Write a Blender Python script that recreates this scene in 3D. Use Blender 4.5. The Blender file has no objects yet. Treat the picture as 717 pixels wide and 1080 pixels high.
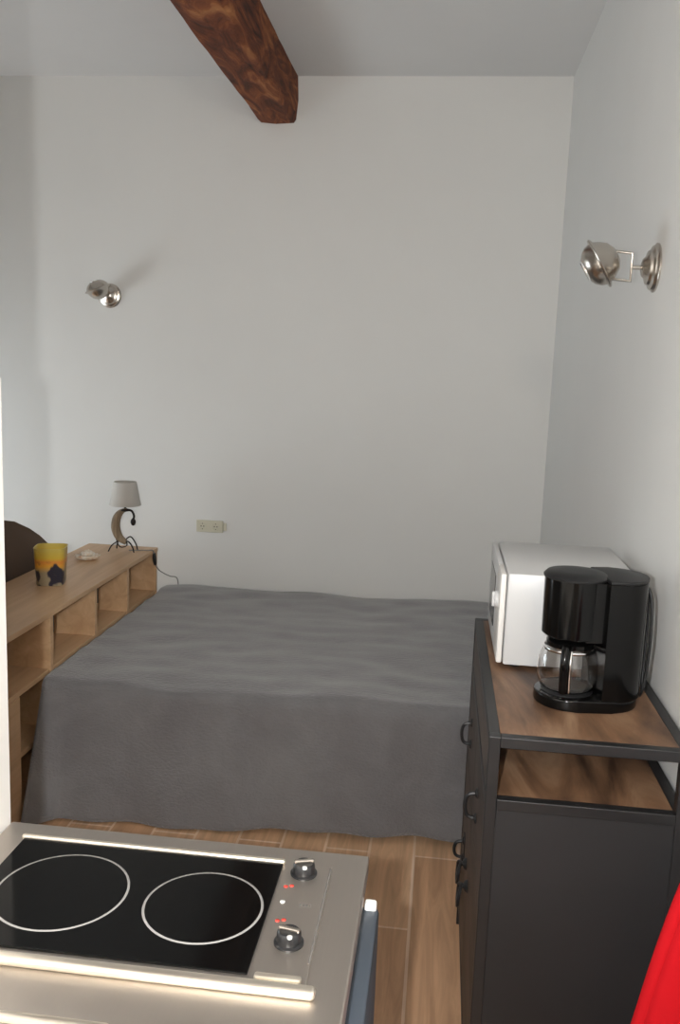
import bpy, bmesh, math, random
from mathutils import Vector, Matrix, noise
random.seed(4)
PI = math.pi
S = bpy.context.scene
COL = S.collection

# ------------------------------------------------------------------ helpers
def thing(name, label, cat, loc=(0, 0, 0), rotz=0.0, group=None):
    o = bpy.data.objects.new(name, None); COL.objects.link(o)
    o.empty_display_size = .05
    o.location = loc; o.rotation_euler = (0, 0, rotz)
    o['label'] = label; o['category'] = cat
    if group: o['group'] = group
    return o

def obj(name, bm, mat, parent=None, smooth=False, auto=None, label=None, loc=None):
    bmesh.ops.recalc_face_normals(bm, faces=bm.faces)
    me = bpy.data.meshes.new(name); bm.to_mesh(me); bm.free()
    mats = mat if isinstance(mat, (list, tuple)) else [mat]
    for m in mats: me.materials.append(m)
    o = bpy.data.objects.new(name, me); COL.objects.link(o)
    if parent: o.parent = parent
    if loc: o.location = loc
    if smooth:
        for p in me.polygons: p.use_smooth = True
        if auto:
            me.set_sharp_from_angle(angle=math.radians(auto))
    if label: o['label'] = label
    return o

def struct(name, bm, mat):
    o = obj(name, bm, mat); o['kind'] = 'structure'; return o

def tag(o, label, cat, group=None):
    o['label'] = label; o['category'] = cat
    if group: o['group'] = group
    return o

def box(bm, x0, x1, y0, y1, z0, z1, bev=0.0, seg=2, mi=0):
    t = bmesh.new()
    bmesh.ops.create_cube(t, size=1)
    for v in t.verts:
        v.co = Vector(((x0+x1)/2+v.co.x*(x1-x0), (y0+y1)/2+v.co.y*(y1-y0), (z0+z1)/2+v.co.z*(z1-z0)))
    if bev > 0:
        bmesh.ops.bevel(t, geom=list(t.edges), offset=bev, segments=seg, profile=.5, affect='EDGES')
    merge(bm, t, mi)
    return bm

def merge(bm, t, mi=0, mat=None):
    vm = {}
    for v in t.verts:
        vm[v] = bm.verts.new(mat @ v.co if mat else v.co)
    for f in t.faces:
        try:
            g = bm.faces.new([vm[v] for v in f.verts]); g.material_index = mi if mi else f.material_index; g.smooth = f.smooth
        except ValueError: pass
    t.free()

def B(*a, **k):
    return box(bmesh.new(), *a, **k)

def frame_of(axis):
    a = Vector(axis).normalized()
    h = Vector((0, 0, 1)) if abs(a.z) < .9 else Vector((1, 0, 0))
    u = a.cross(h).normalized(); w = a.cross(u).normalized()
    return a, u, w

def lathe(bm, prof, origin=(0, 0, 0), axis=(0, 0, 1), n=40, cap0=True, cap1=True, mi=0):
    """prof: list of (radius, distance along axis)"""
    a, u, w = frame_of(axis); o = Vector(origin)
    rings = []
    for r, h in prof:
        if r < 1e-6:
            rings.append([bm.verts.new(o + a*h)])
        else:
            rings.append([bm.verts.new(o + a*h + (u*math.cos(2*PI*k/n) + w*math.sin(2*PI*k/n))*r) for k in range(n)])
    def F(vs):
        try:
            f = bm.faces.new(vs); f.material_index = mi; f.smooth = True
        except ValueError: pass
    for A, C in zip(rings, rings[1:]):
        for k in range(n):
            if len(A) == 1 and len(C) == 1: continue
            if len(A) == 1: F([A[0], C[k], C[(k+1) % n]])
            elif len(C) == 1: F([A[k], C[0], A[(k+1) % n]])
            else: F([A[k], A[(k+1) % n], C[(k+1) % n], C[k]])
    if cap0 and len(rings[0]) > 1: F(rings[0])
    if cap1 and len(rings[-1]) > 1: F(rings[-1])
    return bm

def catmull(pts, sub=8):
    pts = [Vector(p) for p in pts]
    if len(pts) < 3: return pts
    P = [pts[0]*2-pts[1]] + pts + [pts[-1]*2-pts[-2]]
    out = []
    for i in range(1, len(P)-2):
        for k in range(sub):
            t = k/sub
            out.append(.5*((2*P[i]) + (P[i+1]-P[i-1])*t + (2*P[i-1]-5*P[i]+4*P[i+1]-P[i+2])*t*t + (3*P[i]-P[i-1]-3*P[i+1]+P[i+2])*t**3))
    out.append(pts[-1]); return out

def tube(bm, pts, r, n=10, smooth=True, sub=8, flat=1.0, mi=0):
    P = catmull(pts, sub) if smooth else [Vector(p) for p in pts]
    R = r if callable(r) else (lambda t: r)
    rings = []; prev = None
    for i, p in enumerate(P):
        d = (P[min(i+1, len(P)-1)] - P[max(i-1, 0)]).normalized()
        if prev is None:
            a, u, w = frame_of(d)
        else:
            u = (prev - d*prev.dot(d)).normalized()
        w = d.cross(u); prev = u
        rr = R(i/(len(P)-1))
        rings.append([bm.verts.new(p + (u*math.cos(2*PI*k/n) + w*math.sin(2*PI*k/n)*flat)*rr) for k in range(n)])
    for A, C in zip(rings, rings[1:]):
        for k in range(n):
            f = bm.faces.new([A[k], A[(k+1) % n], C[(k+1) % n], C[k]]); f.material_index = mi; f.smooth = True
    for A in (rings[0], rings[-1]):
        f = bm.faces.new(A); f.material_index = mi
    return bm

def prism(bm, outline, z0, z1, bev=0.0):
    t = bmesh.new()
    lo = [t.verts.new((x, y, z0)) for x, y in outline]
    hi = [t.verts.new((x, y, z1)) for x, y in outline]
    n = len(outline)
    t.faces.new(lo); t.faces.new(hi)
    for k in range(n): t.faces.new([lo[k], lo[(k+1) % n], hi[(k+1) % n], hi[k]])
    if bev:
        es = [e for e in t.edges if abs(e.verts[0].co.z-e.verts[1].co.z) < 1e-6]
        bmesh.ops.bevel(t, geom=es, offset=bev, segments=3, profile=.5, affect='EDGES')
    merge(bm, t)
    return bm

# ------------------------------------------------------------------ materials
def mat(name, col=(.5, .5, .5), rough=.5, metal=0.0, **kw):
    m = bpy.data.materials.new(name); m.use_nodes = True
    b = m.node_tree.nodes['Principled BSDF']
    b.inputs['Base Color'].default_value = (*col, 1)
    b.inputs['Roughness'].default_value = rough
    b.inputs['Metallic'].default_value = metal
    for k, v in kw.items():
        b.inputs[k.replace('_', ' ')].default_value = v
    return m

def nodes(m): return m.node_tree.nodes, m.node_tree.links, m.node_tree.nodes['Principled BSDF']

def tex_noise(m, scale=(5, 5, 5), detail=6, dist=0.0, coord='Object', nscale=1.0, rough=.6):
    N, L, b = nodes(m)
    tc = N.new('ShaderNodeTexCoord'); mp = N.new('ShaderNodeMapping'); mp.inputs['Scale'].default_value = scale
    nz = N.new('ShaderNodeTexNoise'); nz.inputs['Scale'].default_value = nscale
    nz.inputs['Detail'].default_value = detail; nz.inputs['Distortion'].default_value = dist; nz.inputs['Roughness'].default_value = rough
    L.new(tc.outputs[coord], mp.inputs[0]); L.new(mp.outputs[0], nz.inputs['Vector'])
    return nz, mp

def ramp(m, src, stops, out='Base Color'):
    N, L, b = nodes(m)
    r = N.new('ShaderNodeValToRGB'); e = r.color_ramp.elements
    e[0].position = stops[0][0]; e[0].color = (*stops[0][1], 1)
    e[1].position = stops[-1][0]; e[1].color = (*stops[-1][1], 1)
    for p, c in stops[1:-1]:
        x = e.new(p); x.color = (*c, 1)
    L.new(src, r.inputs[0])
    if out: L.new(r.outputs[0], b.inputs[out])
    return r

def bump(m, src, strength=.2, dist=.01):
    N, L, b = nodes(m)
    bp = N.new('ShaderNodeBump'); bp.inputs['Strength'].default_value = strength; bp.inputs['Distance'].default_value = dist
    L.new(src, bp.inputs['Height']); L.new(bp.outputs[0], b.inputs['Normal'])

def wood(name, dark, mid, light, scale=(1.5, 22, 22), rough=.5, bs=.12, dist=.6):
    m = mat(name, mid, rough)
    nz, _ = tex_noise(m, scale, 8, dist)
    ramp(m, nz.outputs['Fac'], [(.3, dark), (.5, mid), (.72, light)])
    bump(m, nz.outputs['Fac'], bs, .004)
    return m

def plaster(name, col, rough=.85):
    m = mat(name, col, rough)
    nz, _ = tex_noise(m, (1.2, 1.2, 1.2), 4)
    c = col
    ramp(m, nz.outputs['Fac'], [(.3, tuple(v*.975 for v in c)), (.7, tuple(min(1, v*1.02) for v in c))])
    n2, _ = tex_noise(m, (45, 45, 45), 3)
    bump(m, n2.outputs['Fac'], .05, .003)
    return m

M = {}
M['wall'] = plaster('white_plaster', (.74, .735, .715))
M['wall'].node_tree.nodes['Principled BSDF'].inputs['Roughness'].default_value = .6
M['ceil'] = plaster('white_ceiling_paint', (.70, .695, .69))
M['part'] = mat('white_glossy_panel', (.82, .79, .75), .35)
M['beam'] = mat('old_beam_wood', (.1, .04, .02), .75, Specular_IOR_Level=.25)
nz, _ = tex_noise(M['beam'], (14, 3.2, 14), 9, 1.6)
ramp(M['beam'], nz.outputs['Fac'], [(.3, (.035, .014, .009)), (.47, (.14, .040, .018)), (.58, (.25, .08, .028)), (.75, (.46, .20, .075))])
bump(M['beam'], nz.outputs['Fac'], .7, .02)
M['beech'] = wood('light_beech_laminate', (.50, .305, .165), (.59, .375, .21), (.67, .45, .265), (18, 1.2, 18), .45, .03)
M['rwood'] = wood('reclaimed_brown_wood', (.055, .028, .016), (.20, .108, .058), (.38, .245, .15), (9, 1.4, 9), .5, .15, 1.2)
M['rdark'] = wood('dark_stained_wood', (.035, .026, .022), (.075, .055, .045), (.13, .095, .075), (20, 1.6, 7), .55, .2, .8)
M['black'] = mat('black_painted_metal', (.015, .0145, .015), .45)
M['bpanel'] = mat('charcoal_sheet_panel', (.028, .027, .029), .6)
nz, _ = tex_noise(M['bpanel'], (3, 3, 3), 5); ramp(M['bpanel'], nz.outputs['Fac'], [(.3, (.0125, .012, .0125)), (.7, (.018, .017, .018))])
M['steel'] = mat('brushed_steel', (.52, .475, .43), .34, 1.0)
nz, _ = tex_noise(M['steel'], (220, 2.5, 60), 4)
N, L, b = nodes(M['steel'])
mr = N.new('ShaderNodeMapRange'); mr.inputs[3].default_value = .36; mr.inputs[4].default_value = .52
L.new(nz.outputs['Fac'], mr.inputs[0]); L.new(mr.outputs[0], b.inputs['Roughness'])
bump(M['steel'], nz.outputs['Fac'], .03, .001)
M['polish'] = mat('polished_steel_trim', (.95, .88, .76), .34, 1.0)
M['nickel'] = mat('brushed_nickel', (.55, .51, .46), .27, 1.0)
M['hobglass'] = mat('black_ceramic_glass', (.003, .003, .003), .10, Specular_IOR_Level=.16)
M['ring'] = mat('grey_ring_print', (.27, .26, .25), .4)
M['knob'] = mat('dark_knob', (.010, .010, .011), .3, 0.0)
M['red'] = mat('red_mark', (.7, .06, .04), .5)
M['print'] = mat('dark_print', (.12, .11, .10), .5)
M['whitemark'] = mat('white_mark', (.8, .8, .78), .5)
M['bluegrey'] = mat('blue_grey_door', (.055, .068, .086), .45)
M['kbody'] = mat('black_unit_body', (.012, .012, .013), .5)
M['plastic'] = mat('black_gloss_plastic', (.0025, .0025, .0025), .13, Specular_IOR_Level=.3)
M['plastic2'] = mat('black_satin_plastic', (.012, .012, .0125), .42, Specular_IOR_Level=.35)
M['mwwhite'] = mat('white_enamel', (.59, .59, .59), .35)
M['mwtop'] = mat('white_enamel_case', (.76, .74, .71), .4)
M['mwglass'] = mat('dark_oven_glass', (.02, .02, .022), .1)
M['glass'] = mat('clear_glass', (1, 1, 1), .02, Transmission_Weight=1.0, IOR=1.45)
M['chrome'] = mat('chrome', (.85, .85, .85), .12, 1.0)
M['shade'] = mat('grey_linen_shade', (.52, .49, .45), .85)
nz, _ = tex_noise(M['shade'], (160, 160, 160), 2); bump(M['shade'], nz.outputs['Fac'], .2, .002)
M['drift'] = wood('carved_driftwood', (.11, .075, .045), (.24, .175, .11), (.42, .33, .22), (30, 30, 6), .75, .4)
M['iron'] = mat('dark_iron', (.025, .02, .018), .5, .6)
M['cream'] = mat('cream_socket_plastic', (.62, .59, .47), .45)
M['hole'] = mat('dark_socket_hole', (.06, .055, .04), .6)
M['cord'] = mat('grey_cord', (.22, .21, .20), .5)
M['shell'] = mat('sea_shell', (.75, .66, .55), .45)
nz, _ = tex_noise(M['shell'], (40, 40, 40), 3); ramp(M['shell'], nz.outputs['Fac'], [(.35, (.82, .78, .70)), (.6, (.75, .6, .45)), (.75, (.55, .28, .15))])
M['sofa'] = mat('brown_upholstery', (.115, .075, .052), .85)
nz, _ = tex_noise(M['sofa'], (60, 60, 60), 3); bump(M['sofa'], nz.outputs['Fac'], .25, .004)
M['foot'] = mat('black_foot', (.02, .02, .02), .4)
M['mattress'] = mat('mattress_ticking', (.6, .58, .55), .9)
M['redcloth'] = mat('red_cloth', (.40, .006, .010), .8)
M['redcloth'].node_tree.nodes['Principled BSDF'].inputs['Specular IOR Level'].default_value = .08
nz, _ = tex_noise(M['redcloth'], (90, 90, 90), 3); bump(M['redcloth'], nz.outputs['Fac'], .25, .003)
# bedspread: woven grey fabric
m = M['blanket'] = mat('grey_woven_bedspread', (.13, .125, .13), .9)
m.node_tree.nodes['Principled BSDF'].inputs['Sheen Weight'].default_value = .55; m.node_tree.nodes['Principled BSDF'].inputs['Sheen Roughness'].default_value = .45
nz, _ = tex_noise(m, (5, 5, 5), 6, .5)
ramp(m, nz.outputs['Fac'], [(.3, (.165, .158, .163)), (.7, (.215, .210, .214))])
n2, _ = tex_noise(m, (70, 120, 120), 5, .3); bump(m, n2.outputs['Fac'], .6, .008)
# floor: planks along Y, 0.153 m wide, pale joints
m = M['floor'] = mat('wood_plank_floor', (.3, .18, .1), .42)
N, L, b = nodes(m)
tc = N.new('ShaderNodeTexCoord'); mp = N.new('ShaderNodeMapping')
mp.inputs['Rotation'].default_value = (0, 0, PI/2)
mp.inputs['Location'].default_value = (0.203, 0.018, 0)
L.new(tc.outputs['Object'], mp.inputs[0])
br = N.new('ShaderNodeTexBrick'); br.offset = .37; br.inputs['Scale'].default_value = 1
br.inputs['Brick Width'].default_value = 1.1; br.inputs['Row Height'].default_value = .152
br.inputs['Mortar Size'].default_value = .0045; br.inputs['Mortar Smooth'].default_value = .1; br.inputs['Bias'].default_value = 0
br.inputs['Color1'].default_value = (.56, .33, .19, 1); br.inputs['Color2'].default_value = (.68, .43, .26, 1)
br.inputs['Mortar'].default_value = (.78, .58, .43, 1)
L.new(mp.outputs[0], br.inputs['Vector'])
nz, _ = tex_noise(m, (26, 2.2, 1), 8, 1.0)
r = ramp(m, nz.outputs['Fac'], [(.3, (.72, .69, .66)), (.7, (1.3, 1.3, 1.3))], out=None)
mx = N.new('ShaderNodeMix'); mx.data_type = 'RGBA'; mx.blend_type = 'MULTIPLY'; mx.inputs[0].default_value = .85
L.new(br.outputs['Color'], mx.inputs[6]); L.new(r.outputs[0], mx.inputs[7]); L.new(mx.outputs[2], b.inputs['Base Color'])
bump(m, br.outputs['Fac'], -.1, .002)

# ------------------------------------------------------------------ the room
XL, XR, YF, YB, ZC = -3.5, .508, -1.6, 4.4, 2.985
T = .12
struct('floor', B(XL-T, XR+T, YF-T, YB+T, -.1, 0), M['floor'])
struct('ceiling', B(XL-T, XR+T, YF-T, YB+T, ZC, ZC+.1), M['ceil'])
struct('wall_back', B(XL-T, XR+T, YB, YB+T, 0, ZC), M['wall'])
struct('wall_right', B(XR, XR+T, YF, YB, 0, ZC), M['wall'])
struct('wall_front', B(XL-T, XR+T, YF-T, YF, 0, ZC), M['wall'])
# left wall with a low tall window
WY0, WY1, WZ0, WZ1 = 2.55, 4.1, .10, 1.45
bm = bmesh.new()
box(bm, XL-T, XL, YF, WY0, 0, ZC); box(bm, XL-T, XL, WY1, YB, 0, ZC)
box(bm, XL-T, XL, WY0, WY1, 0, WZ0); box(bm, XL-T, XL, WY0, WY1, WZ1, ZC)
struct('wall_left', bm, M['wall'])
bm = bmesh.new()
for y in (WY0, (WY0+WY1)/2-.03, WY1-.06): box(bm, XL-.09, XL-.03, y, y+.06, WZ0, WZ1, .004)
for z in (WZ0, WZ1-.06): box(bm, XL-.085, XL-.035, WY0+.06, WY1-.06, z, z+.06, .004)
w = struct('window_1', bm, M['part'])
# partition beside the cooking unit: full-height wall and a thicker panel in front
struct('wall_partition', B(-.82, -.658, -.9, 1.235, 0, ZC), M['wall'])
struct('trim_1', B(-.83, -.6535, -.8, 1.2612, 0, 1.592, .002), M['part'])
# skirting
struct('baseboard_back', B(XL, XR, YB-.012, YB, 0, .08, .003), M['wall'])

# ceiling beam running into the back wall
bm = bmesh.new()
n = 60
rings = []
for i in range(n+1):
    y = -1.5 + (YB+.02+1.5)*i/n
    def q(x, z, s):
        k = noise.noise(Vector((x*4+s*9, y*2.3, z*4)))*.005 + noise.noise(Vector((x*9+s, y*9, s)))*.003
        return bm.verts.new((x+k, y, z+k*.8))
    x0, x1, z0, z1 = -.962, -.772, 2.775, ZC+.02
    rings.append([q(x0, z1, 1), q(x0-.0, z0+.06, 2), q(x0+.004, z0+.018, 3), q(x0+.018, z0, 4), q((x0+x1)/2, z0-.004, 5), q(x1-.012, z0+.0, 6), q(x1-.002, z0+.014, 7), q(x1+.004, z0+.1, 8), q(x1, z1, 9)])
for A, C in zip(rings, rings[1:]):
    for k in range(9): bm.faces.new([A[k], A[(k+1) % 9], C[(k+1) % 9], C[k]])
bm.faces.new(rings[0]); bm.faces.new(rings[-1])
tag(obj('ceiling_beam', bm, M['beam'], smooth=True, auto=50), 'rough dark reddish brown wooden beam under the ceiling, running into the back wall', 'beam')

# ------------------------------------------------------------------ bed and bedspread
BX0, BX1, BY0, BY1 = -1.360, .46, 2.93, 4.36
bed = thing('bed', 'low bed with dark frame, hidden under the grey bedspread between bookcase and right wall', 'bed', ((BX0+BX1)/2, (BY0+BY1)/2, 0))
hx, hy = (BX1-BX0)/2, (BY1-BY0)/2
obj('bed_base', B(-hx+.01, hx-.01, -hy+.01, hy-.01, .16, .28, .01), M['kbody'], bed)
obj('mattress', B(-hx+.005, hx-.005, -hy+.005, hy-.005, .28, .472, .03, 3), M['mattress'], bed, smooth=True)
for sx in (-1, 1):
    for sy in (-1, 1):
        bm = bmesh.new(); lathe(bm, [(.022, 0), (.022, .02), (.028, .16)], (sx*(hx-.15), sy*(hy-.07), 0), n=20)
        obj('leg', bm, M['foot'], bed, smooth=True, auto=40)

def bedspread():
    bm = bmesh.new()
    nu, nv = 150, 110
    # profile across Y: from behind, over the top, down the front to the hem
    L_top = BY1 - BY0 + .03
    drop = .46
    grid = []
    for j in range(nv+1):
        s = j/nv*(L_top+drop+.06)
        row = []
        for i in range(nu+1):
            u = i/nu
            x = BX0-.015 + (BX1-BX0+.03)*u
            hem = .478 - .012 + .012*math.sin(u*7)          # drop length along the front
            R = .035
            if s < L_top-R:
                y = BY1-.0 - s; z = .485; k = 0
            else:
                t = s-(L_top-R)
                if t < R*PI/2:
                    a = t/R; y = BY1-(L_top-R)-R*math.sin(a); z = .485-R*(1-math.cos(a)); k = a/(PI/2)
                else:
                    d = t-R*PI/2; k = 1
                    dmax = L_top+drop+.06-(L_top-R)-R*PI/2
                    y = BY1-L_top; z = .485-R-(d/dmax)*(hem-R)
                    f = d/dmax
                    # folds growing towards the hem
                    y -= f*(.012*math.sin(u*21+1.0)+.008*math.sin(u*47+2)+.018) + .006*noise.noise(Vector((x*5, d*4, 3)))
                    # corner at the bookcase swings out
                    c = max(0, 1-u/.05)
                    y -= f*c*.08 + f*.075*max(0, 1-u*1.35)
            if k < .5:
                yy = y
                z += .014*noise.noise(Vector((x*2.2, yy*2.6, 0))) + .009*noise.noise(Vector((x*5, yy*10, 4)))
                # soft sag in the middle, a soft ridge towards the right end
                g = math.exp(-((x-.12)/.28)**2)*min(1, max(0, (yy-3.5)/.7))
                z += .012*g - .006*math.exp(-((x+.25)/.2)**2)*max(0, (yy-3.6))
                # raised seam-like creases parallel to the front
                z += .004*math.sin(yy*24+1.5*math.sin(x*2.1))*(.4+.6*noise.noise(Vector((x*1.3, yy, 7))))
            row.append(bm.verts.new((x, y, z)))
        grid.append(row)
    for j in range(nv):
        for i in range(nu):
            f = bm.faces.new([grid[j][i], grid[j][i+1], grid[j+1][i+1], grid[j+1][i]]); f.smooth = True
    # short tuck at both ends
    for e, dx in ((0, -.004), (nu, .004)):
        prev = None
        for j in range(nv+1):
            v = grid[j][e]
            w = bm.verts.new((v.co.x+dx, v.co.y, min(v.co.z, max(.03, v.co.z-.12)) if j < nv*.72 else v.co.z-.0))
            if prev and j < nv*.72:
                f = bm.faces.new([prev[0], v, w, prev[1]]); f.smooth = True
            prev = (v, w)
    o = obj('bedspread', bm, M['blanket'], smooth=True)
    so = o.modifiers.new('thickness', 'SOLIDIFY'); so.thickness = .006; so.offset = 1
    return o
tag(bedspread(), 'plain dark grey bedspread draped over the bed and hanging to the floor', 'bedspread')

# ------------------------------------------------------------------ bookcase / headboard on the left
SX1, SX0, SY0, SY1, SZ = -1.387, -1.742, 1.95, 4.225, .712
bc = thing('bookcase', 'long low light beech bookcase with open cubbies, standing along the left side of the bed', 'bookcase', ((SX0+SX1)/2, (SY0+SY1)/2, 0))
ox, oy = (SX0+SX1)/2, (SY0+SY1)/2
def L3(x0, x1, y0, y1, z0, z1, **k): return B(x0-ox, x1-ox, y0-oy, y1-oy, z0, z1, **k)
t = .02
obj('top_panel', L3(SX0, SX1+.004, SY0, SY1, SZ-t, SZ, bev=.002), M['beech'], bc)
obj('back_panel', L3(SX0, SX0+.012, SY0+t, SY1-t, .04, SZ-t), M['beech'], bc)
for y in (SY0, SY1-t): obj('end_panel', L3(SX0, SX1, y, y+t, 0, SZ-t, bev=.0015), M['beech'], bc)
for y in (2.48, 3.0, 3.42, 3.80): obj('divider', L3(SX0+.012, SX1-.001, y, y+.028, .04, SZ-t, bev=.0015), M['beech'], bc)
for z in (.475, .25, .02):
    ys = [SY0+t, 2.48, 2.508, 3.0, 3.028, 3.42, 3.448, 3.80, 3.828, SY1-t]
    for a, c in zip(ys[0::2], ys[1::2]): obj('shelf', L3(SX0+.012, SX1-.004, a, c, z, z+.02, bev=.0015), M['beech'], bc)
obj('lower_panel', L3(SX1-.014, SX1-.002, SY0+t, 2.76, .04, .474, bev=.001), M['beech'], bc)
for y in (3.05, 3.48):
    obj('bracket', L3(SX1-.02, SX1-.012, y, y+.008, SZ-t-.075, SZ-t, bev=.001), M['iron'], bc, label='small dark metal bracket')

# candle glass with yellow band and dark figures
m = M['candle'] = mat('yellow_printed_glass', (.7, .5, .2), .3)
N, L, b = nodes(m)
tc = N.new('ShaderNodeTexCoord'); sp = N.new('ShaderNodeSeparateXYZ'); L.new(tc.outputs['Object'], sp.inputs[0])
r = ramp(m, sp.outputs['Z'], [(.0, (.36, .30, .20)), (.055, (.36, .30, .20)), (.082, (.80, .40, .05)), (.10, (.80, .30, .06)), (.115, (.72, .50, .06)), (.15, (.66, .52, .12))], out=None)
nz, _ = tex_noise(m, (18, 18, 15), 1.5)
r2 = ramp(m, nz.outputs['Fac'], [(.50, (0, 0, 0)), (.56, (1, 1, 1))], out=None)
mr = N.new('ShaderNodeMapRange'); mr.inputs[1].default_value = .105; mr.inputs[2].default_value = .09; L.new(sp.outputs['Z'], mr.inputs[0])
mul = N.new('ShaderNodeMath'); mul.operation = 'MULTIPLY'; L.new(r2.outputs[0], mul.inputs[0]); L.new(mr.outputs[0], mul.inputs[1])
mx = N.new('ShaderNodeMix'); mx.data_type = 'RGBA'; L.new(mul.outputs[0], mx.inputs[0]); L.new(r.outputs[0], mx.inputs[6]); mx.inputs[7].default_value = (.03, .03, .05, 1)
L.new(mx.outputs[2], b.inputs['Base Color'])
cg = thing('candle_glass', 'yellow and orange printed glass candle jar with dark figures on the bookcase', 'candle', (-1.565, 3.40, SZ), .25)
bm = bmesh.new()
def sq(w, n=32, p=5):
    out = []
    for k in range(n):
        a = 2*PI*k/n; c, s_ = math.cos(a), math.sin(a)
        rr = (abs(c)**p+abs(s_)**p)**(-1/p); out.append((c*rr*w, s_*rr*w))
    return out
rings = []
for w_, z in ((.0, .0), (.052, 0), (.054, .004), (.062, .15), (.0635, .155), (.060, .155), (.058, .12), (.0, .12)):
    if w_ == 0: rings.append([bm.verts.new((0, 0, z))])
    else: rings.append([bm.verts.new((x, y, z)) for x, y in sq(w_)])
for A, C in zip(rings, rings[1:]):
    for k in range(32):
        if len(A) == 1: f = bm.faces.new([A[0], C[k], C[(k+1) % 32]])
        elif len(C) == 1: f = bm.faces.new([A[k], C[0], A[(k+1) % 32]])
        else: f = bm.faces.new([A[k], A[(k+1) % 32], C[(k+1) % 32], C[k]])
        f.smooth = True
obj('jar', bm, M['candle'], cg, smooth=True, auto=40)
bm = bmesh.new(); lathe(bm, [(.0012, .12), (.0012, .132)], n=6); obj('wick', bm, M['hole'], cg)

# sea shell
sh = thing('sea_shell', 'small cream and orange sea shell ornament lying on the bookcase behind the candle jar', 'ornament', (-1.60, 3.86, SZ), .3)
sh.scale = (.85, .85, 1.0)
bm = bmesh.new(); n = 36
ring_prev = None
for r_, z in ((.0, .0), (.03, 0), (.05, .008), (.058, .02), (.055, .023), (.045, .016), (.0, .012)):
    if r_ == 0: ring = [bm.verts.new((0, 0, z))]
    else: ring = [bm.verts.new((r_*1.15*math.cos(2*PI*k/n)*(1+.06*math.cos(k*PI*.5)), r_*.8*math.sin(2*PI*k/n)*(1+.06*math.cos(k*PI*.5)), z+.002*math.cos(k*PI*.5)*(r_/.05))) for k in range(n)]
    if ring_prev:
        for k in range(n):
            A, C = ring_prev, ring
            if len(A) == 1: bm.faces.new([A[0], C[k], C[(k+1) % n]])
            elif len(C) == 1: bm.faces.new([A[k], C[0], A[(k+1) % n]])
            else: bm.faces.new([A[k], A[(k+1) % n], C[(k+1) % n], C[k]])
    ring_prev = ring
obj('dish', bm, M['shell'], sh, smooth=True)
bm = bmesh.new()
sp_ = [(.03*math.cos(a)*(1-a/16), .022*math.sin(a)*(1-a/16), .018+.0022*a) for a in [i*.4 for i in range(34)]]
tube(bm, sp_, lambda t: .015*(1-t)+.003, n=10, smooth=False)
obj('spiral', bm, M['shell'], sh, smooth=True)

# table lamp
lx, ly = -1.545, 4.09
tl = thing('table_lamp', 'small lamp with grey tapered shade and curved driftwood base on the bookcase', 'lamp', (lx, ly, SZ), 0)
LS = .93; tl.scale = (LS, LS, LS)
bm = bmesh.new()
K = 1.0
lathe(bm, [(.079*K, .245), (.0805, .247), (.058, .367), (.056, .367), (.077, .247)], (.045, 0, 0), n=48, cap0=False, cap1=False)
sd = obj('lamp_shade', bm, M['shade'], tl, smooth=True, auto=60)
bm = bmesh.new()
tube(bm, [(.05, 0, .045), (.012, 0, .075), (-.006, 0, .12), (-.002, 0, .17), (.02, 0, .205), (.055, 0, .225)], lambda t: .006+.024*math.sin(PI*min(1, .12+t*.88))**.8, n=14, flat=.75)
obj('driftwood_base', bm, M['drift'], tl, smooth=True)
bm = bmesh.new()
tube(bm, [(.045, 0, .21), (.045, 0, .26)], .006, n=10, smooth=False)
lathe(bm, [(.026, .215), (.02, .222), (.008, .225)], (.045, 0, 0), n=16)
tube(bm, [(.05, 0, .222), (.08, 0, .215), (.092, 0, .19), (.088, 0, .172)], .006, n=8)
lathe(bm, [(.004, .178), (.012, .168), (.014, .155), (.009, .142), (.0, .138)], (.088, 0, 0), n=14)
obj('bracket', bm, M['iron'], tl, smooth=True)
bm = bmesh.new()
tube(bm, [(.02, 0, .062), (-.015, -.03, .035), (-.03, -.045, .003)], .0035, n=8)
tube(bm, [(.02, 0, .062), (-.01, .035, .035), (-.02, .05, .003)], .0035, n=8)
tube(bm, [(.035, 0, .05), (.07, -.02, .055), (.095, -.03, .03), (.105, -.035, .003)], .0035, n=8)
tube(bm, [(.035, 0, .05), (.065, .02, .075), (.09, .03, .04), (.1, .035, .003)], .0035, n=8)
tube(bm, [(-.015, 0, .1), (.02, -.02, .03), (.06, -.02, .035), (.05, 0, .06)], .003, n=8)
obj('foot', bm, M['iron'], tl, smooth=True)
bm = bmesh.new()
# cord goes over the far end of the bookcase and down to the wall
def rel(x, y, z): return ((x-lx)/LS, (y-ly)/LS, (z-SZ)/LS)
tube(bm, [rel(lx+.06, ly+.0, SZ+.006), rel(-1.40, 4.12, SZ+.005), rel(-1.378, 4.13, SZ+.003), rel(-1.374, 4.14, .69)], .0028, n=8)
tube(bm, [rel(-1.372, 4.15, .64), rel(-1.36, 4.19, .60), rel(-1.345, 4.30, .55), rel(-1.330, 4.385, .515), rel(-1.325, 4.390, .40)], .0026, n=8)
cd = obj('cord', bm, M['cord'], tl, smooth=True)
bm = bmesh.new(); tube(bm, [rel(-1.374, 4.14, .70), rel(-1.374, 4.144, .67), rel(-1.372, 4.15, .64)], lambda t: .007+.004*math.sin(PI*t), n=10)
obj('cord_switch', bm, M['foot'], cd, smooth=True, label='black inline cord switch')

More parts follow.
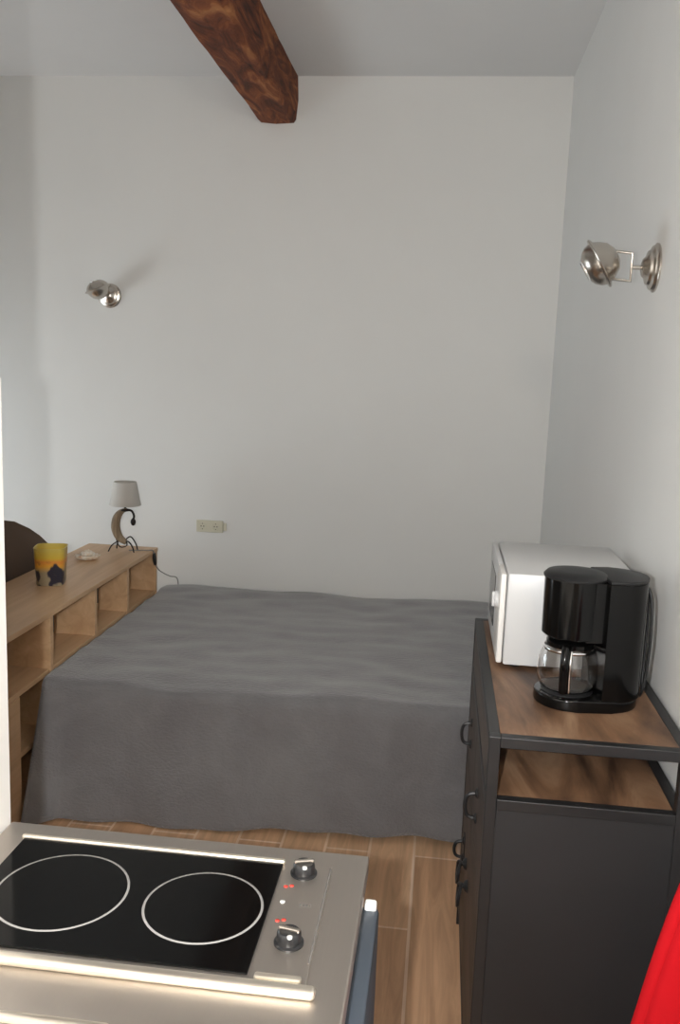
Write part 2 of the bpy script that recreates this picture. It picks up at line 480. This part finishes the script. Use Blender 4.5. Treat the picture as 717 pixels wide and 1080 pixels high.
# ------------------------------------------------------------------ sofa behind the bookcase
sf = thing('sofa', 'dark brown upholstered sofa with rounded back, behind the bookcase at the left edge', 'sofa', (-2.2, 3.2, 0))
def rounded_slab(x0, x1, outline, bev=.03):
    t_ = bmesh.new()
    A = [t_.verts.new((x0, y, z)) for y, z in outline]; C = [t_.verts.new((x1, y, z)) for y, z in outline]
    n_ = len(outline); t_.faces.new(A); t_.faces.new(C)
    for k in range(n_): t_.faces.new([A[k], A[(k+1) % n_], C[(k+1) % n_], C[k]])
    es = [e for e in t_.edges if abs(e.verts[0].co.x-e.verts[1].co.x) < 1e-6]
    bmesh.ops.bevel(t_, geom=es, offset=bev, segments=3, profile=.5, affect='EDGES')
    return t_
ol = [(-.72, .10), (.74, .10), (.76, .20), (.765, .60), (.745, .72), (.68, .775), (.60, .825), (.50, .875), (.36, .93), (.2, .965), (0, .975), (-.2, .965), (-.36, .93), (-.5, .875), (-.62, .81), (-.70, .72), (-.73, .6)]
obj('backrest', rounded_slab(.20, .40, ol, .04), M['sofa'], sf, smooth=True, auto=50)
obj('seat', B(-.36, .22, -.58, .58, .10, .43, .05, 3), M['sofa'], sf, smooth=True)
for s in (-1, 1): obj('armrest', B(-.38, .22, s*.66-.08, s*.66+.08, .10, .60, .05, 3), M['sofa'], sf, smooth=True)
for x in (-.3, .3):
    for y in (-.62, .62):
        bm = bmesh.new(); lathe(bm, [(.02, 0), (.028, .1)], (x, y, 0), n=16); obj('leg', bm, M['foot'], sf, smooth=True, auto=40)

# ------------------------------------------------------------------ wall socket
so = thing('wall_socket', 'cream double wall socket low on the back wall above the bed', 'socket', (-1.164, YB, .803))
bm = bmesh.new(); box(bm, -.070, .070, -.011, 0, -.031, .031, .003); obj('plate', bm, M['cream'], so)
for x in (-.037, .033):
    bm = bmesh.new()
    lathe(bm, [(.021, .0105), (.021, .013), (.0185, .0135), (.0175, .0115), (0, .0113)], (x, 0, 0), (0, -1, 0), n=28)
    s_ = obj('socket_insert', bm, M['cream'], so, smooth=True, auto=40)
    bm = bmesh.new()
    for dx in (-.007, .007): lathe(bm, [(.003, .0112), (.003, .0122), (0, .0122)], (x+dx, 0, 0), (0, -1, 0), n=12)
    box(bm, x-.002, x+.002, -.0130, -.0112, -.016, -.012); box(bm, x-.002, x+.002, -.0130, -.0112, .012, .016)
    obj('pin_hole', bm, M['hole'], s_)
bm = bmesh.new(); box(bm, .071, .088, -.008, 0, -.02, .02, .003); obj('side_cover', bm, M['cream'], so)

# ------------------------------------------------------------------ wall spot lamps
def wall_spot(label, loc, rotz, J, Hc, aim, bar, group):
    """local frame: wall is y=0, room towards -y"""
    t_ = thing('wall_lamp', label, 'lamp', loc, rotz, group)
    bm = bmesh.new()
    lathe(bm, [(.060, 0), (.060, .004), (.056, .007), (.054, .012), (.044, .016), (.041, .022), (.028, .026), (.022, .033), (.010, .037), (0, .038)], (0, 0, 0), (0, -1, 0), n=48)
    obj('wall_plate', bm, M['nickel'], t_, smooth=True, auto=35)
    J, Hc = Vector(J), Vector(Hc); aim = Vector(aim).normalized(); bar = Vector(bar); bar = (bar - aim*bar.dot(aim)*0).normalized()
    bm = bmesh.new()
    tube(bm, [(0, -.03, 0), J], .0055, n=12, smooth=False)
    obj('arm', bm, M['nickel'], t_, smooth=True, auto=40)
    back = J; hw = .034
    dirH = (Hc-J)
    bm = bmesh.new()
    P = [Hc+bar*hw - dirH*.12, J+bar*hw, J-bar*hw, Hc-bar*hw - dirH*.12]
    tube(bm, P, .0042, n=10, smooth=False)
    for s in (1, -1):
        c = Hc+bar*hw*s - dirH*.12
        lathe(bm, [(.009, -.006), (.009, .006)], c, bar, n=16)
    obj('yoke', bm, M['nickel'], t_, smooth=True, auto=40)
    bm = bmesh.new()
    lathe(bm, [(0, -.048), (.018, -.046), (.036, -.036), (.048, -.020), (.055, -.006), (.064, -.002), (.066, .001), (.064, .004), (.056, .005)], Hc, aim, n=48, cap1=False)
    lathe(bm, [(.056, .005), (.052, .018), (.042, .030), (.028, .0385), (.012, .042), (0, .0425)], Hc, aim, n=48, cap0=False)
    hd = obj('lamp_head', bm, M['nickel'], t_, smooth=True, auto=50)
    bm = bmesh.new()
    lathe(bm, [(.030, .0365), (.030, .041), (.026, .0415), (.024, .0385)], Hc, aim, n=36, cap0=False, cap1=False)
    obj('front_ring', bm, M['chrome'], hd, smooth=True, auto=40)
    return t_
# right wall: world (-x) is local (-y); world +y is local (-x)... rotz = -90 deg
wall_spot('brushed nickel spot lamp on the right wall, above the coffee maker', (XR, 2.365, 1.903), -PI/2,
          (0, -.060, 0), (0, -.138, .008), (-.13, -.86, -.50), (0, 0, 1), None)
wall_spot('small brushed nickel spot lamp on the back wall, above the table lamp', (-1.695, YB, 1.948), 0,
          (-.008, -.050, .002), (-.020, -.105, .022), (-.35, -.12, .93), (.8, -.1, .35), None)

# ------------------------------------------------------------------ sideboard
CX0, CX1, CY0, CY1, CH = .121, .500, 1.632, 2.475, .940
cb = thing('sideboard', 'black metal and reclaimed wood sideboard with open niche against the right wall', 'cabinet', ((CX0+CX1)/2, (CY0+CY1)/2, 0))
ox, oy = (CX0+CX1)/2, (CY0+CY1)/2
p = .022; NZ = .790
bm = bmesh.new()
for x in (CX0, CX1-p):
    for y in (CY0, CY1-p): box(bm, x-ox, x+p-ox, y-oy, y+p-oy, 0, CH-.0, .0015)
for z in (CH-p, .791, .10):
    for y in (CY0, CY1-p): box(bm, CX0+p-ox, CX1-p-ox, y-oy, y+p-oy, z, z+p, .0015)
    for x in (CX0, CX1-p): box(bm, x-ox, x+p-ox, CY0+p-oy, CY1-p-oy, z, z+p, .0015)
obj('frame', bm, M['black'], cb)
obj('top_board', L3(CX0+p, CX1-p, CY0+p, CY1-p, CH-.018, CH-.0005, bev=.0005), M['rwood'], cb)
obj('niche_shelf', L3(CX0+p-.001, CX1-p+.001, CY0+p, CY1-p, .799, .811, bev=.001), M['rwood'], cb)
obj('side_panel', L3(CX0+p, CX1-p, CY0+.004, CY0+.012, .10+p, NZ), M['bpanel'], cb)
obj('side_panel', L3(CX0+p, CX1-p, CY1-.012, CY1-.004, .10+p, NZ), M['bpanel'], cb)
obj('back_panel', L3(CX1-.012, CX1-.004, CY0+p, CY1-p, .10+p, NZ), M['bpanel'], cb)
obj('bottom_panel', L3(CX0+p, CX1-p, CY0+p, CY1-p, .105, .118), M['rdark'], cb)
obj('top_fascia', L3(CX0+.002, CX0+.016, CY0+p, CY1-p, .812, CH-p, bev=.001), M['rdark'], cb)
def pull(par, y, z, h=.07):
    bm = bmesh.new()
    x = CX0-.001-ox
    lathe(bm, [(.012, 0), (.010, .004), (.004, .006)], (x, y-oy, z+h/2), (-1, 0, 0), n=16)
    lathe(bm, [(.012, 0), (.010, .004), (.004, .006)], (x, y-oy, z-h/2), (-1, 0, 0), n=16)
    tube(bm, [(x, y-oy, z+h/2), (x-.02, y-oy, z+h/2-.006), (x-.026, y-oy, z), (x-.02, y-oy, z-h/2+.006), (x, y-oy, z-h/2)], .0045, n=8)
    obj('handle', bm, M['black'], par, smooth=True, auto=40)
def ringpull(par, y, z):
    bm = bmesh.new(); x = CX0-.001-ox
    lathe(bm, [(.016, 0), (.013, .006), (.006, .010), (.006, .016)], (x, y-oy, z), (-1, 0, 0), n=16)
    tube(bm, [(x-.014, y-oy+.0, z+.004), (x-.02, y-oy+.022, z-.01), (x-.022, y-oy+.018, z-.04), (x-.022, y-oy, z-.05), (x-.022, y-oy-.018, z-.04), (x-.02, y-oy-.022, z-.01), (x-.014, y-oy, z+.004)], .004, n=8)
    obj('handle', bm, M['black'], par, smooth=True, auto=40)
# fronts face left, towards the room: a row of drawers above two doors
ya, yb_ = CY0+p, CY1-p; ym = (ya+yb_)/2
for y0, y1 in ((ya, ym), (ym, yb_)):
    d = obj('drawer', L3(CX0+.001, CX0+.018, y0+.002, y1-.002, .565, NZ-.002, bev=.0015), M['rdark'], cb)
    pull(d, (y0+y1)/2, .685, .06)
    d = obj('door', L3(CX0+.001, CX0+.018, y0+.002, y1-.002, .10+p+.002, .560, bev=.0015), M['rdark'], cb)
    ringpull(d, ym+(-.05 if y0 == ya else .05)*1.0, .40)
pull(obj('latch_plate', L3(CX0-.002, CX0+.002, 2.26, 2.30, .30, .38, bev=.001), M['black'], cb), 2.28, .34, .05)

# ------------------------------------------------------------------ microwave
MX0, MX1, MY0, MY1, MZ0, MZ1 = .170, .472, 2.045, 2.450, CH+.008, 1.170
mw = thing('microwave_oven', 'white microwave oven on the sideboard behind the coffee maker', 'microwave', ((MX0+MX1)/2, (MY0+MY1)/2, CH))
ox, oy = (MX0+MX1)/2, (MY0+MY1)/2
def L4(x0, x1, y0, y1, z0, z1, **k): return B(x0-ox, x1-ox, y0-oy, y1-oy, z0-CH, z1-CH, **k)
obj('case', L4(MX0, MX1, MY0, MY1, MZ0, MZ1, bev=.006), M['mwwhite'], mw, smooth=True, auto=40)
dr = obj('door', L4(MX0-.016, MX0-.002, MY0+.12, MY1-.002, MZ0+.003, MZ1-.003, bev=.004), M['mwwhite'], mw, smooth=True, auto=40)
obj('door_window', L4(MX0-.0175, MX0-.015, MY0+.17, MY1-.05, MZ0+.045, MZ1-.045, bev=.001), M['mwglass'], dr)
cp = obj('control_panel', L4(MX0-.016, MX0-.002, MY0+.004, MY0+.116, MZ0+.003, MZ1-.003, bev=.004), M['mwtop'], mw, smooth=True, auto=40)
for z in (1.092,):
    bm = bmesh.new(); lathe(bm, [(.021, 0), (.020, .006), (.018, .009), (0, .009)], (MX0-.015-ox, MY0+.06-oy, z-CH), (-1, 0, 0), n=28)
    box(bm, MX0-.030-ox, MX0-.023-ox, MY0+.057-oy, MY0+.063-oy, z-.018-CH, z+.018-CH, .001)
    obj('knob', bm, M['mwwhite'], cp, smooth=True, auto=40)
for x in (MX0+.03, MX1-.03):
    for y in (MY0+.03, MY1-.03):
        bm = bmesh.new(); lathe(bm, [(.012, 0), (.012, .009)], (x-ox, y-oy, .0), n=16); obj('foot', bm, M['foot'], mw)
        mw.children[-1].location.z = .0

# ------------------------------------------------------------------ coffee maker
CMX, CMY, CMR = .336, 1.868, math.radians(8)
TB = CH
cm = thing('coffee_maker', 'black filter coffee maker with glass carafe at the front of the sideboard', 'coffee maker', (CMX, CMY, TB), CMR)
cm.scale = (.97, .97, .97)
def stadium(x0, x1, hw, n_=16, rl=None, rr=None, e=1.0):
    rl = rl or hw; rr = rr or hw; out = []
    for k in range(n_+1):
        a = -PI/2+PI*k/n_; out.append((x1-rr+rr*math.cos(a), hw*math.sin(a)))
    for k in range(n_+1):
        a = PI/2+PI*k/n_; out.append((x0+rl+rl*math.cos(a), hw*math.sin(a)))
    return out
bm = bmesh.new(); prism(bm, stadium(-.115, .108, .075), 0, .026, .004)
obj('base', bm, M['plastic'], cm, smooth=True, auto=40)
bm = bmesh.new(); lathe(bm, [(.056, .025), (.056, .029), (.052, .031), (0, .031)], (-.045, 0, 0), n=40); obj('hot_plate', bm, M['plastic2'], cm, smooth=True, auto=40)
bm = bmesh.new()
# water tank tower: D-shaped, hollow face towards the carafe
prof = []
for k in range(17):
    a = -PI/2+PI*k/16; prof.append((.050+.062*math.cos(a), .074*math.sin(a)))
prof += [(.010, .074), (.010, -.074)]
prism(bm, prof, .025, .280, .003)
obj('water_tank', bm, M['plastic'], cm, smooth=True, auto=40)
bm = bmesh.new()
lathe(bm, [(.050, .146), (.058, .149), (.065, .156), (.066, .268), (.066, .280)], (-.043, 0, 0), n=48)
box(bm, -.03, .012, -.060, .060, .150, .2795)
obj('filter_housing', bm, M['plastic'], cm, smooth=True, auto=40)
bm = bmesh.new()
lathe(bm, [(.0685, .280), (.069, .284), (.062, .291), (.03, .294), (0, .2945)], (-.043, 0, 0), n=48)
obj('filter_lid', bm, M['plastic2'], cm, smooth=True, auto=40)
bm = bmesh.new()
pr = [(x*1.0, y*1.0) for x, y in prof]
prism(bm, pr, .2795, .288, .004)
obj('tank_lid', bm, M['plastic2'], cm, smooth=True, auto=40)
bm = bmesh.new()
tube(bm, [(.10, .0, .275), (.116, -.02, .25), (.120, -.03, .17), (.117, -.03, .08), (.112, -.025, .03), (.118, .03, .006), (.10, .10, .004), (.02, .13, .004)], .0032, n=8)
tube(bm, [(.112, .0, .272), (.124, .01, .24), (.126, .01, .15), (.122, .0, .06), (.114, -.02, .03)], .0030, n=8)
obj('power_cord', bm, M['plastic2'], cm, smooth=True)

cf = thing('glass_carafe', 'round glass coffee jug with black handle, in the coffee maker', 'coffee jug', (CMX, CMY, TB), CMR)
cf.scale = (.97, .97, .97)
bm = bmesh.new()
cx = -.045
outer = [(0, .0322), (.052, .0322), (.059, .037), (.0655, .054), (.0665, .072), (.064, .100), (.053, .125), (.049, .133)]
inner = [(.0475, .133), (.0513, .125), (.0625, .099), (.065, .072), (.064, .055), (.0575, .0392), (.051, .0345), (0, .0345)]
lathe(bm, outer+inner, (cx, 0, 0), n=56)
obj('glass_body', bm, M['glass'], cf, smooth=True)
bm = bmesh.new(); lathe(bm, [(.0492, .1285), (.0510, .1285), (.0510, .138), (.046, .1425), (.015, .145), (0, .145)], (cx, 0, 0), n=48)
obj('lid', bm, M['plastic'], cf, smooth=True, auto=40)
bm = bmesh.new(); lathe(bm, [(.0560, .1195), (.0570, .1195), (.0550, .1265), (.0540, .1265)], (cx, 0, 0), n=48, cap0=False, cap1=False)
obj('collar', bm, M['chrome'], cf, smooth=True)
# handle points towards the camera side
ha = math.radians(-112)
hd = Vector((math.cos(ha), math.sin(ha), 0)); hp = Vector((cx, 0, 0))
bm = bmesh.new()
P = [hp+hd*.050+Vector((0, 0, .134)), hp+hd*.072+Vector((0, 0, .135)), hp+hd*.084+Vector((0, 0, .112)), hp+hd*.082+Vector((0, 0, .082)), hp+hd*.076+Vector((0, 0, .044))]
tube(bm, P, .0095, n=12, flat=1.1)
obj('handle', bm, M['plastic'], cf, smooth=True)
bm = bmesh.new(); hs = Vector((-hd.y, hd.x, 0))
q = [p_+hs*.012 for p_ in P[1:]]
tube(bm, [p_+hd*.001 for p_ in q], .0028, n=8)
obj('handle_strip', bm, M['chrome'], cf, smooth=True, label='bright metal strip along the handle')

# ------------------------------------------------------------------ kitchen unit, counter, hob
KX0, KX1, KY0, KY1, KZ = -.650, -.076, .20, 1.258, .888
ku = thing('kitchen_unit', 'black low kitchen unit under the steel counter, beside the white partition', 'cabinet', (-.36, .73, 0))
ox, oy = -.36, .73
obj('carcass', L3(KX0+.004, KX1-.022, KY0+.01, KY1-.02, .08, KZ-.032, bev=.002), M['kbody'], ku)
obj('plinth', L3(KX0+.004, KX1-.08, KY0+.03, KY1-.04, 0, .08), M['kbody'], ku)
dd = obj('door', L3(KX1-.022, KX1+.022, .62, 1.200, .10, .842, bev=.006), M['bluegrey'], ku, smooth=True, auto=40, label='blue-grey door front')
obj('hinge_cap', L3(KX1+.000, KX1+.018, 1.188, 1.206, .830, .851, bev=.004), M['whitemark'], dd, label='white hinge cap')
obj('door', L3(KX1-.022, KX1+.022, .22, .612, .10, .842, bev=.006), M['bluegrey'], ku, smooth=True, auto=40, label='blue-grey door front')
bm = bmesh.new(); box(bm, KX0, KX1, KY0, KY1, KZ-.030, KZ, .003)
ct = obj('steel_counter', bm, M['steel'])
tag(ct, 'brushed stainless steel counter top around the hob', 'counter')

hx0, hy0 = -.36, 1.07
hb = thing('electric_hob', 'two-ring black glass electric hob with steel control strip, set in the steel counter', 'hob', (hx0, hy0, KZ))
def L5(x0, x1, y0, y1, z0, z1, **k): return B(x0-hx0, x1-hx0, y0-hy0, y1-hy0, z0, z1, **k)
obj('base_plate', L5(-.608, -.126, .948, 1.210, .0, .004, bev=.0015), M['steel'], hb)
obj('glass_plate', L5(-.602, -.199, .956, 1.201, .004, .0075, bev=.001), M['hobglass'], hb)
bm = bmesh.new()
box(bm, -.607-hx0, -.196-hx0, 1.2005-hy0, 1.2095-hy0, .003, .0120, .0042, 4)
obj('far_trim', bm, M['polish'], hb, smooth=True, auto=40)
obj('near_trim', L5(-.648, -.112, .926, .9445, .0, .0125, bev=.006, seg=3), M['polish'], hb, smooth=True, auto=40)
obj('strip_trim', L5(-.190, -.132, .9475, .9575, .0035, .0115, bev=.003), M['polish'], hb, smooth=True, auto=40)
for x, y, r_ in ((-.488, 1.080, .0900), (-.287, 1.078, .0800)):
    bm = bmesh.new(); lathe(bm, [(r_-.0017, .0074), (r_+.0017, .0074), (r_+.0017, .0078), (r_-.0017, .0078)], (x-hx0, y-hy0, 0), n=96, cap0=False, cap1=False)
    obj('cooking_ring', bm, M['ring'], hb)
for x, y, a in ((-.166, 1.186, .3), (-.160, 1.026, -.2)):
    bm = bmesh.new(); lathe(bm, [(.0195, .004), (.0195, .0062), (.0165, .008), (.0155, .019), (.013, .0215), (0, .0215)], (x-hx0, y-hy0, 0), n=40)
    kn = obj('knob', bm, M['knob'], hb, smooth=True, auto=40)
    bm = bmesh.new(); t_ = bmesh.new(); box(t_, -.0145, .0145, -.0032, .0032, .0205, .0265, .002)
    merge(bm, t_, mat=Matrix.Translation((x-hx0, y-hy0, 0)) @ Matrix.Rotation(a, 4, 'Z')); obj('grip', bm, M['nickel'], kn)
    bm = bmesh.new(); lathe(bm, [(.0033, .0195), (.0033, .0225), (0, .0225)], (x-hx0+.003, y-hy0-.0135, 0), n=12); obj('pointer', bm, M['whitemark'], kn)
for x, y in ((-.181, 1.150), (-.178, 1.070)):
    bm = bmesh.new()
    for dx in (-.005, .003): lathe(bm, [(.0032, .0038), (.0032, .0046), (0, .0046)], (x+dx-hx0, y-hy0+(.002 if dx > 0 else -.001), 0), n=12)
    obj('indicator', bm, M['red'], hb, label='red ring symbol')
bm = bmesh.new(); lathe(bm, [(.0035, .0038), (.0035, .005), (0, .005)], (-.184-hx0, 1.112-hy0, 0), n=12); obj('pilot_light', bm, M['whitemark'], hb)
bm = bmesh.new()
for k in range(4): box(bm, -.160+k*.0045-hx0, -.1572+k*.0045-hx0, 1.106-hy0, 1.111-hy0, .0038, .0044)
obj('printed_mark', bm, M['print'], hb)
bm = bmesh.new(); box(bm, -.1300-hx0, -.1268-hx0, .99-hy0, 1.205-hy0, .004, .0046); obj('edge_groove', bm, M['print'], hb)
ln = obj('counter_bar', B(-.648, -.330, .838, .8505, KZ-.0005, KZ+.009, .004), M['polish'], smooth=True, auto=40)
tag(ln, 'bright polished steel bar on the counter, nearest the bottom left corner', 'rail')

# ------------------------------------------------------------------ red cloth hanging at the right wall
rc = thing('red_cloth', 'bright red cloth hanging in folds at the lower right, in front of the sideboard', 'cloth', (.494, 1.22, 0))
bm = bmesh.new(); nu, nv = 90, 60; g = []
for j in range(nv+1):
    f = j/nv; z = 1.03-f*1.02
    hw = .045 + .165*f**.5
    row = []
    for i in range(nu+1):
        a = 2*PI*i/nu
        fold = 1+.16*math.sin(a*5+f*1.2)+.07*math.sin(a*9+2*f)
        x = -hw*math.cos(a)*.95*fold; y = hw*.62*math.sin(a)*fold
        cxo = -.012*f
        x = min(x, .012)
        row.append(bm.verts.new((x+cxo, y, z + .01*noise.noise(Vector((a, f*3, 0))))))
    g.append(row)
for j in range(nv):
    for i in range(nu):
        fc = bm.faces.new([g[j][i], g[j][i+1], g[j+1][i+1], g[j+1][i]]); fc.smooth = True
bmesh.ops.remove_doubles(bm, verts=bm.verts, dist=1e-5)
cl = obj('fabric', bm, M['redcloth'], rc, smooth=True)
so_ = cl.modifiers.new('thickness', 'SOLIDIFY'); so_.thickness = .003
hk = thing('wall_hook', 'small metal hook on the right wall carrying the red cloth', 'hook', (XR, 1.22, 1.04))
bm = bmesh.new(); lathe(bm, [(.014, 0), (.014, .004), (.005, .006)], (0, 0, .02), (-1, 0, 0), n=20); obj('plate', bm, M['nickel'], hk, smooth=True, auto=40)
bm = bmesh.new(); tube(bm, [(-.003, 0, .02), (-.02, 0, .012), (-.03, 0, -.005), (-.042, 0, .002), (-.045, 0, .016)], .003, n=8); obj('prong', bm, M['nickel'], hk, smooth=True)

# ------------------------------------------------------------------ light
W = bpy.data.worlds.new('World'); S.world = W; W.use_nodes = True
bg = W.node_tree.nodes['Background']; bg.inputs[0].default_value = (.86, .95, 1.0, 1); bg.inputs[1].default_value = 6.6
def area(name, loc, rot, sx, sy, power, col, portal=False):
    l = bpy.data.lights.new(name, 'AREA'); l.shape = 'RECTANGLE'; l.size = sx; l.size_y = sy; l.energy = power; l.color = col
    o = bpy.data.objects.new(name, l); COL.objects.link(o); o.location = loc; o.rotation_euler = rot
    if portal: l.cycles.is_portal = True
    return o
area('window_portal', (XL-.02, (WY0+WY1)/2, (WZ0+WZ1)/2), (0, -PI/2, 0), WZ1-WZ0, WY1-WY0, 1, (1, 1, 1), True)
# the camera's own flash, just left of the lens
H = 1.62
area('camera_flash', (-.105, 0, H), (math.radians(80), 0, math.radians(3)), .022, .030, 31, (.97, .985, .99))
# added warm fill light, an unseen point source behind the camera
pl = bpy.data.lights.new('warm_fill', 'POINT'); pl.energy = 31; pl.color = (1, .86, .70); pl.shadow_soft_size = .06
po = bpy.data.objects.new('warm_fill', pl); COL.objects.link(po); po.location = (.28, -.7, 2.3)

# ------------------------------------------------------------------ camera
f_px = 935.0; cxp, cyp = 358.5, 540.0
def vv(p): return Vector((p[0]-cxp, -(p[1]-cyp), -f_px))
d = vv((470, 395)).normalized(); u = -vv((138, 6400)); u = (u-d*u.dot(d)).normalized(); x = d.cross(u)
Rm = Matrix((x, d, u))          # camera -> world
cam = bpy.data.cameras.new('camera'); co = bpy.data.objects.new('camera', cam); COL.objects.link(co)
co.matrix_world = Matrix.Translation((0, 0, H)) @ Rm.to_4x4()
cam.sensor_fit = 'VERTICAL'; cam.sensor_height = 24; cam.lens = 24*f_px/1080; cam.clip_start = .02
S.camera = co
S.view_settings.view_transform = 'Standard'; S.view_settings.look = 'None'
S.view_settings.exposure = 0.09; S.view_settings.gamma = 1; S.view_settings.use_curve_mapping = False
